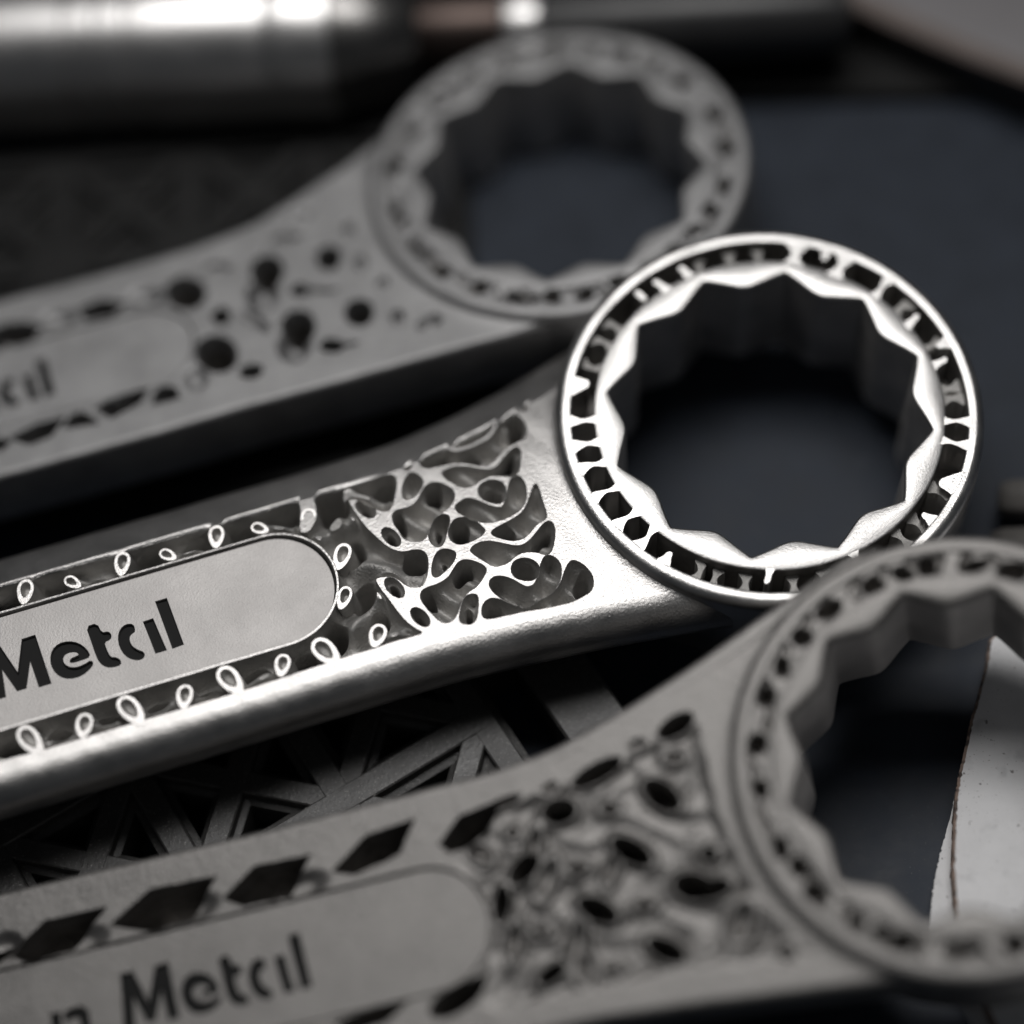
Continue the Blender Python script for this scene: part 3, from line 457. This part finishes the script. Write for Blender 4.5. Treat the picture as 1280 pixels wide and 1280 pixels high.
def groove_web(root, gaps, gd, m, mlow, hw, seed):
    """printed web that fills the ring's groove: uneven top, traced holes sinking into it"""
    rg = random.Random(seed)
    g = sorted(((a % 360), h * hw) for a, h in gaps)
    for (a0, h0), (a1, h1) in list(zip(g, g[1:] + [(g[0][0] + 360, g[0][1])])):      # stretch hidden in the photo
        if a1 - a0 > 26:
            k = int((a1 - a0) // 11)
            for i in range(1, k): g.append(((a0 + (a1 - a0) * i / k) % 360, rg.uniform(1.6, 3.0) * hw))
    nt_, nr_ = 900, 26
    th = np.linspace(0, 2 * math.pi, nt_, endpoint=False)[:, None]; r = np.linspace(16.55, 18.95, nr_)[None, :]
    x, y = r * np.cos(th), r * np.sin(th)
    z = -.16 + .07 * np.sin(9 * th + 2 * r) + .05 * np.sin(23 * th - 3 * r)
    gy = gyroid(x, y, .7, 2.6)
    z = z - .55 * sstep(.25, 1.1, gy) * sstep(16.7, 17.1, r) * (1 - sstep(18.5, 18.8, r))
    for a, h in g:
        a = math.radians(a); rc = rg.uniform(17.45, 17.95); hr = rg.uniform(.55, .95); tw = rg.uniform(-.5, .5)
        dt = ((th - a + math.pi) % (2 * math.pi) - math.pi) * 17.7; dr_ = r - rc
        u = dt * math.cos(tw) + dr_ * math.sin(tw); v = -dt * math.sin(tw) + dr_ * math.cos(tw)
        q = (np.abs(u / (math.radians(h) * 17.7 + .12)) ** 2.4 + np.abs(v / hr) ** 2.4) ** (1 / 2.4)
        z = np.minimum(z, -gd * (1 - sstep(.55, 1.25, q)))
    V = np.stack([x, y, z], 2).reshape(-1, 3)
    idx = np.arange(nt_ * nr_).reshape(nt_, nr_); nx = np.roll(idx, -1, 0)
    F = np.stack([idx[:, :-1], idx[:, 1:], nx[:, 1:], nx[:, :-1]], 2).reshape(-1, 4)
    o = mesh_obj('groove_web', V * U, F[:, ::-1], m, root)
    if o.data.polygons[0].normal.z < 0: o.data.flip_normals()
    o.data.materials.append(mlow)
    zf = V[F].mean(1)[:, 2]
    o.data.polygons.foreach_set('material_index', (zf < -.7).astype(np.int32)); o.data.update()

def eyelet(root, cx, cy, a, b, an, m, mlow, z1=ZT - .03, lean=(.5, .3)):
    """hollow strut cut by the top face: an oval collar with a sunken floor"""
    n = 24; t = math.radians(an)
    def el(s, dx=0, dy=0):
        o = []
        for i in range(n):
            q = 2 * math.pi * i / n; u, v = a * (.16 if s < .62 else 0) + a * s * math.cos(q), 1.12 * b * s * math.sin(q) * (1 + .24 * math.cos(q))
            o.append((cx + dx + u * math.cos(t) - v * math.sin(t), cy + dy + u * math.sin(t) + v * math.cos(t)))
        return o
    rows = [(1.0, -5.2, 1), (1.02, -2.5, .5), (1.0, -.12, 0), (.95, 0, 0), (.60, 0, 0), (.55, -.1, 0), (.48, -.5, .1), (.25, -.8, .15)]
    V = []
    for s, dz, l in rows: V += [(*p, z1 + dz) for p in el(s, lean[0] * l, lean[1] * l)]
    F = []
    for r in range(len(rows) - 1):
        for i in range(n):
            j = (i + 1) % n; F.append([r * n + i, r * n + j, (r + 1) * n + j, (r + 1) * n + i])
    F.append([(len(rows) - 1) * n + i for i in range(n)])
    o = mesh_obj('strut', np.array(V) * U, F, m, root, True, None, 45)
    o.data.materials.append(mlow)
    mi = np.zeros(len(F), np.int32); mi[:2 * n] = 1; mi[5 * n:] = 1
    o.data.polygons.foreach_set('material_index', mi); o.data.update()

def pill_pts(xe, yc, h, xl, n=28):
    P = [(xl, yc + h), (xl, yc - h)]
    P += [(xe - h + h * math.cos(a), yc + h * math.sin(a)) for a in np.linspace(-math.pi / 2, math.pi / 2, n)]
    return P

def label_plate(root, xe, yc, h, z, glyphs, m, xl=-98.6, thick=1.0):
    """plate with the letters cut through it"""
    cu = bpy.data.curves.new('label_plate', 'CURVE'); cu.dimensions = '2D'; cu.fill_mode = 'BOTH'
    cu.extrude = thick / 2 * U; cu.bevel_depth = .045 * U; cu.bevel_resolution = 1; cu.offset = -.045 * U
    for P in [pill_pts(xe, yc, h, xl)] + glyphs:
        s = cu.splines.new('POLY'); s.points.add(len(P) - 1); s.use_cyclic_u = True
        for q, p in zip(s.points, P): q.co = (p[0] * U, p[1] * U, 0, 1)
    t = bpy.data.objects.new('tmp', cu); C.objects.link(t)
    bpy.context.view_layer.update()
    me = bpy.data.meshes.new_from_object(t.evaluated_get(bpy.context.evaluated_depsgraph_get()))
    bpy.data.objects.remove(t); bpy.data.curves.remove(cu)
    me.materials.clear(); me.materials.append(m); me.name = 'label_plate'
    o = bpy.data.objects.new('label_plate', me); C.objects.link(o); o.parent = root
    o.location = (0, 0, (z - thick / 2) * U)
    for P in glyphs:                                  # floor of each cut letter, black in place of deep shade
        q = order_ccw(list(P)); c = np.mean(q, 0)
        bm = bmesh.new(); vs = [bm.verts.new((p[0] * U, p[1] * U, (-.32 + thick * .5) * U)) for p in q]
        es = [bm.edges.new((vs[i], vs[(i + 1) % len(vs)])) for i in range(len(vs))]
        bmesh.ops.triangle_fill(bm, edges=es, use_beauty=True)
        bmesh.ops.recalc_face_normals(bm, faces=bm.faces)
        r = bmesh.ops.extrude_face_region(bm, geom=list(bm.faces))
        bmesh.ops.translate(bm, vec=(0, 0, -.2 * U), verts=[g for g in r['geom'] if isinstance(g, bmesh.types.BMVert)])
        bmesh.ops.recalc_face_normals(bm, faces=bm.faces)
        lm = bpy.data.meshes.new('letter'); bm.to_mesh(lm); bm.free(); lm.materials.append(M['ink'])
        lo = bpy.data.objects.new('letter', lm); C.objects.link(lo); lo.parent = o
    return o

def glyphs(off, scale=1.0, extra=False, sub=2):
    out = []
    for k in 'Metcil':
        P = np.array(D['glyph'][k], float)
        if k in 'etc':
            P = chaikin(P, 1)
        out.append(P)
    if extra:                                        # the end of the word before, cut like the rest
        n1 = [(-84.2, -1.9), (-83.2, -1.9), (-83.15, -5.4), (-84.15, -5.4)]
        n2 = [(-82.9, -2.3), (-82.3, -1.85), (-81.2, -1.8), (-80.5, -2.4), (-80.4, -5.4), (-81.4, -5.4), (-81.45, -3.0), (-81.9, -2.75), (-82.9, -3.1)]
        out += [np.array(n1), np.array(n2)]
    return [[(float(p[0] + off[0]), float(p[1] + off[1])) for p in P] for P in out]

def frame_matrix(k):
    loc, Xa, Ya, Na, s = D['frames'][k]
    R = Matrix((Xa, Ya, Na)).transposed().to_4x4()
    return Matrix.Translation(Vector(loc) * U) @ R @ Matrix.Scale(s, 4)

# ------------------------------------------------------------------ the table and what lies on it
V = [(-60, -60, 0), (60, -60, 0), (60, 60, 0), (-60, 60, 0)]
t = mesh_obj('table_top', V, [[0, 1, 2, 3]], M['mat'], None, False); t['kind'] = 'structure'

def box_verts(c, ux, uy, hx, hy, z0, z1, topin=0.0):
    c = np.array(c); ux = np.array(ux); uy = np.array(uy); V = []
    for z, i in ((z0, 0), (z1 - topin, 0), (z1, topin)):
        for sx, sy in ((-1, -1), (1, -1), (1, 1), (-1, 1)):
            p = c + ux * sx * (hx - i) + uy * sy * (hy - i); V.append((p[0], p[1], z))
    F = [[3, 2, 1, 0]] + [[r * 4 + i, r * 4 + (i + 1) % 4, r * 4 + 4 + (i + 1) % 4, r * 4 + 4 + i] for r in (0, 1) for i in range(4)] + [[8, 9, 10, 11]]
    return V, F

def rib_bar(name, p, q, wd, z1, root, pm='plastic', zbase=0.0):
    """moulded rib: sloped foot, flat crest with a thin raised bead"""
    p, q = np.array(p), np.array(q); d = (q - p) / np.linalg.norm(q - p); nn = np.array([-d[1], d[0]])
    sec = [(-wd * 1.0, zbase), (-wd * .92, z1 - 1.3), (-wd * .62, z1 - 1.1), (-wd * .57, z1 - .12), (-wd * .5, z1), (wd * .5, z1), (wd * .57, z1 - .12), (wd * .62, z1 - 1.1), (wd * .92, z1 - 1.3), (wd * 1.0, zbase)]
    V = []; n = len(sec)
    for e in (p, q):
        for s, z in sec: V.append((*(e + nn * s), z))
    F = [[i, i + 1, n + i + 1, n + i] for i in range(n - 1)] + [list(range(n))[::-1], [n + i for i in range(n)]]
    F = [f[::-1] for f in F]
    return mesh_obj(name, np.array(V) * U, F, M[pm], root, False)

def clip_seg(p, q, clips):
    for a, b_, c in clips:
        dp = a * p[0] + b_ * p[1] + c; dq = a * q[0] + b_ * q[1] + c
        if dp < 0 and dq < 0: return None
        if dp < 0: p = p + (q - p) * (dp / (dp - dq))
        elif dq < 0: q = p + (q - p) * (dp / (dp - dq))
    return (p, q) if np.linalg.norm(q - p) > 1.0 else None

def isogrid(label, org, ang, sp, i0, i1, j0, j1, border_sides, clips=(), z1=3.4, group='ribbed plates', pm='plastic'):
    root = thing('ribbed_plate', label, 'plate', None, (0, 0, 0), group)
    a = math.radians(ang); ex = np.array([math.cos(a), math.sin(a)]); ey = np.array([-math.sin(a), math.cos(a)])
    P = lambda i, j: np.array(org) + ex * sp * i + ey * sp * j
    def bar(p, q, wd, z):
        s_ = clip_seg(np.array(p), np.array(q), clips)
        if s_: rib_bar('rib', s_[0], s_[1], wd, z, root, pm)
    bv = [(*P(i0, j0), .05), (*P(i1, j0), .05), (*P(i1, j1), .05), (*P(i0, j1), .05)]
    bv = bv + [(x, y, .7) for x, y, z in bv]
    if not clips: mesh_obj('base', np.array(bv) * U, [[0, 3, 2, 1], [4, 5, 6, 7], [0, 1, 5, 4], [1, 2, 6, 5], [2, 3, 7, 6], [3, 0, 4, 7]], M['ink'], root, False)  # base coloured black to stand for the shade between the ribs
    e = 0
    for i in range(i0, i1 + 1):
        for j in range(j0, j1 + 1):
            e = (e + 1) % 5
            if i < i1: bar(P(i, j), P(i + 1, j), 2.3, z1 - .01)
            if j < j1: bar(P(i, j), P(i, j + 1), 2.2, z1 - .05)
            if i < i1 and j < j1:
                bar(P(i, j), P(i + 1, j + 1), 2.0, z1 - .09)
                bar(P(i + 1, j), P(i, j + 1), 1.9, z1 - .13)
    bar(P(0, -.6), P(0, -.6) + ex * 10, 1.9, z1 - .2) if border_sides else None
    bar(P(0, .4), P(0, .4) + ex * 10, 1.9, z1 - .2) if border_sides else None
    for (pa, pb, wd, dx) in border_sides:
        A, B = P(*pa), P(*pb); d = (B - A) / np.linalg.norm(B - A); nn = np.array([d[1], -d[0]])
        c = (A + B) / 2 + nn * dx
        v, f = box_verts(c, d, nn, np.linalg.norm(B - A) / 2 + 1, wd, 0.02, z1 - .25, .25)
        mesh_obj('border', np.array(v) * U, f, M['plastic'], root, False)
    return root

isogrid('black ribbed plastic plate under the front wrenches, its straight edge showing between them', (-2.42, -26.12), 31.4, 15.22, -5, 0, -2, 2,
        [((0, -.6), (0, 1.35), 3.1, 8.9)], clips=((-.164, 1, 35.3), (.26, -1, 7.0)), z1=6.8)
isogrid('black ribbed plastic plate lying behind the rear wrench, beside the steel tool', (-21.0, 34.0), 3.0, 14.5, -5, 1, -2, 1, [], pm='plasticd', z1=2.6)

# white card, two glued layers with worn edges
card = thing('white_card', 'white speckled card with a worn curved brown edge beneath the right ring', 'card', None, (0, 0, 0))
def card_layer(name, edge, z0, z1, far, mt, medge):
    e = chaikin(np.array(edge), 1); e = np.array(edge[:1] + [tuple(p) for p in e[1:-2]] + edge[-1:])
    r2 = random.Random(3); E = []
    for i in range(len(e) - 1):
        for k in range(6):
            p = e[i] + (e[i + 1] - e[i]) * k / 6; E.append((p[0] + r2.gauss(0, .035), p[1]))
    E.append(tuple(e[-1]))
    ring = E + [(E[-1][0] + 8, E[-1][1] - 22), (far, E[-1][1] - 22), (far, E[0][1] + 6), (E[0][0] + 5, E[0][1] + 5)]
    n = len(ring); c = np.array(ring)
    V = [(x, y, z0) for x, y in ring] + [(x, y, z1) for x, y in ring] + [(x, y, z1 + .004) for x, y in ring]
    # top with a thin worn margin
    m_in = [(x + (.28 if i < len(E) else 0), y) for i, (x, y) in enumerate(ring)]
    V[2 * n:] = [(x, y, z1 + .03) for x, y in m_in]
    F = [[i, (i + 1) % n, n + (i + 1) % n, n + i] for i in range(n)] + [[n + i, n + (i + 1) % n, 2 * n + (i + 1) % n, 2 * n + i] for i in range(n)] + [[2 * n + i for i in range(n)]]
    o = mesh_obj(name, np.array(V) * U, F, mt, card, False); o.data.materials.append(medge)
    o.data.polygons.foreach_set('material_index', np.array([1] * (2 * n) + [0], np.int32)); o.data.update()
card_layer('bottom_layer', D['card_low'], .05, 2.4, 95, M['card'], M['card'])
card_layer('top_layer', D['card_top'], 2.42, 4.8, 96, M['card'], M['cardedge'])

# ------------------------------------------------------------------ wrenches
up2 = [(-99, 11.0), (-60, 11.0), (-46, 11.0), (-36, 11.2), (-28, 12.5), (-23, 13.8), (-18, 15.5), (-10, 18.4)]
lo2 = [(-99, -15.4), (-60, -15.5), (-41, -15.4), (-36, -15.4), (-28, -15.9), (-20, -16.6), (-12, -17.6), (-6, -18.6)]
w2 = thing('ring_wrench', 'polished bright ring wrench in sharp focus, lying between the two dull ones', 'wrench', frame_matrix(2), None, 'printed lattice wrenches')
build_handle(w2, dict(r=2.7, ru=5.0, und=(5.0, -5.0), cham=([0, .2, .4, .56, .7, .85, 1], [0, 1.4, 2.8, 3.9, 4.5, 4.9, 5.0], [0, .55, 1.13, 1.65, 2.15, 2.9, 3.8]), zb=-9.8, up=up2, lo=lo2, fine=.048, coarse=.11, xf=-49, nphi=9, pill=(-44.0, -2.6, 5.8, .28, 3.4),
    L=D['L2'], tubes=D['tubes2'], holes=D['holes2'], pits=D['pits2'], win=D['win2'], hm=[M['handle'], M['raw']], lm=[M['handle'], M['raw']], grain=.010, wob=.014, crown=.0058, cy=-9.0))
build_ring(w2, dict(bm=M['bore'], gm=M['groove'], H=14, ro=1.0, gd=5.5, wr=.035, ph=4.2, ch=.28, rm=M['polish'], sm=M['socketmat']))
ribs_open(w2, D['ribs2'], 5.5, None, M['polish'], M['raw'])
label_plate(w2, -44.25, -2.6, 5.62, -2.45, glyphs((0, 0)), M['plate'], thick=1.6)
for e in D['eye2']:
    e = list(e); hh = math.hypot(e[2] * math.sin(math.radians(e[4])), e[3] * math.cos(math.radians(e[4])))
    if -46.5 > e[0]: e[1] = max(e[1], 3.55 + hh) if e[1] > 0 else min(e[1], -8.75 - hh)
    eyelet(w2, e[0], e[1], e[2] * 1.02, e[3] * .95, e[4], M['handle'], M['raw'], ZT - .02 - .0058 * (e[1] + 9) ** 2)

up1 = [(-99, 3.6), (-60, 3.5), (-48, 3.4), (-40, 3.6), (-33, 4.6), (-27.6, 6.8), (-21, 9.9), (-14, 13.9), (-8, 18.0)]
lo1 = [(-99, -20.0), (-60, -20.0), (-47, -19.9), (-38, -19.6), (-27, -19.6), (-17, -19.5), (-8, -19.5), (-3, -19.5)]
w1 = thing('ring_wrench', 'blurred dull grey wrench at the back, its handle pierced by round holes', 'wrench', frame_matrix(1), None, 'printed lattice wrenches')
build_handle(w1, dict(r=.55, zb=-9.0, up=up1, lo=lo1, fine=.10, coarse=.16, xf=-64, nphi=4, pill=(-41.6, -8.55, 5.25, .0, 1.6),
    holes=D['holes1'], shal=3.6, deep=D['deep1'], pits=D['pits1'], win=[(-98, .1), (-43, .1), (-36, 1.5), (-27, 5.2), (-20.5, 8.3), (-21.6, 0), (-20.2, -10), (-16.5, -15.3), (-28, -15.8), (-98, -16.2)],
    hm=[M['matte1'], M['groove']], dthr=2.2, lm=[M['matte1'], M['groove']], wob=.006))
build_ring(w1, dict(bm=M['bore'], gm=M['groove'], H=12.6, ro=.8, gd=3.0, wr=.01, ph=11.5, ch=.45, rm=M['matte1'], sm=M['matte1']))
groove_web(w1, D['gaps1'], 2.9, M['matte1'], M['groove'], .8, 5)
label_plate(w1, -41.75, -8.55, 5.1, -1.42, glyphs(D['goff'][1]), M['matte1'], thick=1.1)

up3 = [(-99, 8.9), (-90, 8.9), (-64, 8.7), (-42, 9.0), (-36, 9.6), (-29, 11.6), (-21.4, 14.3), (-12.5, 18.0)]
lo3 = [(-99, -15.6), (-60, -15.6), (-36, -15.8), (-27, -16.6), (-14, -17.9), (-7.6, -18.5), (-3, -19)]
w3 = thing('ring_wrench', 'blurred dull brownish wrench in front, cut off by the lower right corner', 'wrench', frame_matrix(3), None, 'printed lattice wrenches')
build_handle(w3, dict(r=.7, zb=-9.4, up=up3, lo=lo3, fine=.10, coarse=.16, xf=-92, nphi=4, pill=(-44.35, -4.25, 5.75, .0, 1.8),
    holes=D['holes3'], deep=D['deep3'], pits=[], waves=(.75, 0), win=[(-98, 5.6), (-53, 5.4), (-39, 6.0), (-30, 7.5), (-21.8, 10.2), (-22, 0), (-20, -9), (-16.5, -14.5), (-28, -13.2), (-98, -12.6)],
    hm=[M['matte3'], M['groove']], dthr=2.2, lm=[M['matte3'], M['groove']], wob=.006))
build_ring(w3, dict(bm=M['bore'], gm=M['groove'], H=14, ro=.8, gd=3.0, wr=.01, ph=4.0, ch=.6, rm=M['matte3'], sm=M['matte3']))
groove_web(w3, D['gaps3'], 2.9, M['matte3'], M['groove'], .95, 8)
label_plate(w3, -44.5, -4.25, 5.6, -1.5, glyphs(D['goff'][3], extra=True), M['matte3'], thick=1.2)

# ------------------------------------------------------------------ steel hand tool at the back
al = math.radians(-1.0)
ax = Vector((math.cos(al), math.sin(al), 0))
tm = Matrix.Translation(Vector((-34.9, 57.0, 9.16)) * U) @ Matrix(((ax.x, -ax.y, 0), (ax.y, ax.x, 0), (0, 0, 1))).to_4x4() @ Matrix.Scale(.958, 4)
tool = thing('steel_tool', 'blurred cylindrical steel hand tool with black shaft along the top edge', 'tool', tm)
def turned(name, prof, m, sharp=35):
    V, F = lathe(prof, 96)
    V = np.stack([V[:, 2], V[:, 0], V[:, 1]], 1)
    o = mesh_obj(name, V * U, F[:, ::-1], m, tool, True, None, sharp)
    return o
bar = [(0, -75), (9.3, -75), (9.5, -74)]
for gx in (-12.8, -9.2, -5.6): bar += [(9.5, gx - .75), (9.05, gx - .45), (9.05, gx + .45), (9.5, gx + .75)]
bar += [(9.5, 9.0), (9.42, 9.3), (9.42, 9.6), (9.5, 9.9), (9.5, 16.8), (9.3, 17.2), (8.4, 17.2)]
turned('barrel', bar, M['chrome'])
turned('collar', [(8.4, 17.25), (9.0, 17.25), (9.1, 17.6), (7.6, 22), (5.8, 26.3), (5.4, 26.7), (4, 26.7)], M['darksteel'])
turned('neck', [(4, 26.72), (4.9, 26.72), (5.0, 27), (5.0, 36.3), (4.9, 36.6), (3, 36.6)], M['copper'])
turned('ferrule', [(3, 36.62), (4.7, 36.62), (4.9, 37), (4.9, 40.5), (4.7, 40.9), (3, 40.9)], M['chrome'])
turned('shaft', [(3, 40.92), (4.5, 40.92), (4.6, 41.2), (4.6, 60), (4.4, 73), (3.5, 76), (0, 76.5)], M['black'])

# ------------------------------------------------------------------ pale curved panel, upper right
panel = thing('round_lid', 'blurred pale round-edged lid with a brownish rim in the upper right corner', 'lid', None, (0, 0, 0))
pc = np.array([128.0, 172.0]); R0 = math.hypot(46.4 - pc[0], 52.1 - pc[1])
def disc(name, prof, m):
    V, F = lathe(prof, 180); V[:, :2] += pc
    mesh_obj(name, V * U, F[:, ::-1], m, panel, True, None, 40)
disc('skirt', [(R0 - 4, .1), (R0 - .7, .1), (R0 - .7, 6.2), (R0 - 4, 6.2)], M['caseb'])
disc('rim', [(R0 - 4, 6.25), (R0 - .5, 6.25), (R0, 6.7), (R0, 7.4), (R0 - .5, 7.9), (R0 - 2.2, 8.0), (R0 - 2.4, 7.7)], M['lidrim'])
disc('top', [(R0 - 2.3, 7.6), (R0 - 3.2, 7.75), (R0 - 12, 8.2), (0.1, 9.0)], M['sheet'])

# ------------------------------------------------------------------ black knob at the right edge
km = Matrix.Translation(Vector((52.6, -7.6, 3.45)) * U) @ Matrix.Rotation(math.radians(-8), 4, 'Z')
knob = thing('worn_clamp', 'small dark grey rough two-jawed metal piece at the right edge beside the polished ring', 'clamp', km)
def knob_flange(name, y0, r, x0, x1):
    """rough worn lobe: a rounded disc seen on its rim"""
    n = 64; th = np.linspace(0, 2 * math.pi, n, endpoint=False)
    rows = [(.02, 0), (.7, .02), (.9, .12), (1, .35), (1, .65), (.9, .88), (.7, .98), (.02, 1)]
    V = []
    for k_, (s, t_) in enumerate(rows):
        rr = r * s * (1 + .035 * np.sin(7 * th + k_) + .03 * np.sin(13 * th + 2 * k_))
        V.append(np.stack([np.full(n, x0 + (x1 - x0) * t_), y0 + rr * np.cos(th), .0 + rr * np.sin(th)], 1))
    V = np.concatenate(V)
    k = len(rows); idx = np.arange(k * n).reshape(k, n); nx = np.roll(idx, -1, 1)
    F = np.stack([idx[:-1], idx[1:], nx[1:], nx[:-1]], 2).reshape(-1, 4)
    mesh_obj(name, V * U, F[:, ::-1], M['knobm'], knob, True, None, 60)
knob_flange('jaw', 4.1, 2.1, -4.4, 6); knob_flange('jaw', -1.6, 2.3, -5.0, 6); knob_flange('bridge', 0, 2.0, 1.5, 7)

# ------------------------------------------------------------------ added black strip standing for the shade behind the rear ring
strip = thing('shade_strip', 'added flat black strip standing for shade on the table between the rear ring and the pale lid', 'strip', None, (0, 0, 0))
v, f = box_verts((58, 56.0), (1, -.06), (.06, 1), 36, 6.8, .05, 1.8, .3); mesh_obj('shade_slab', np.array(v) * U, f, M['ink'], strip, False)
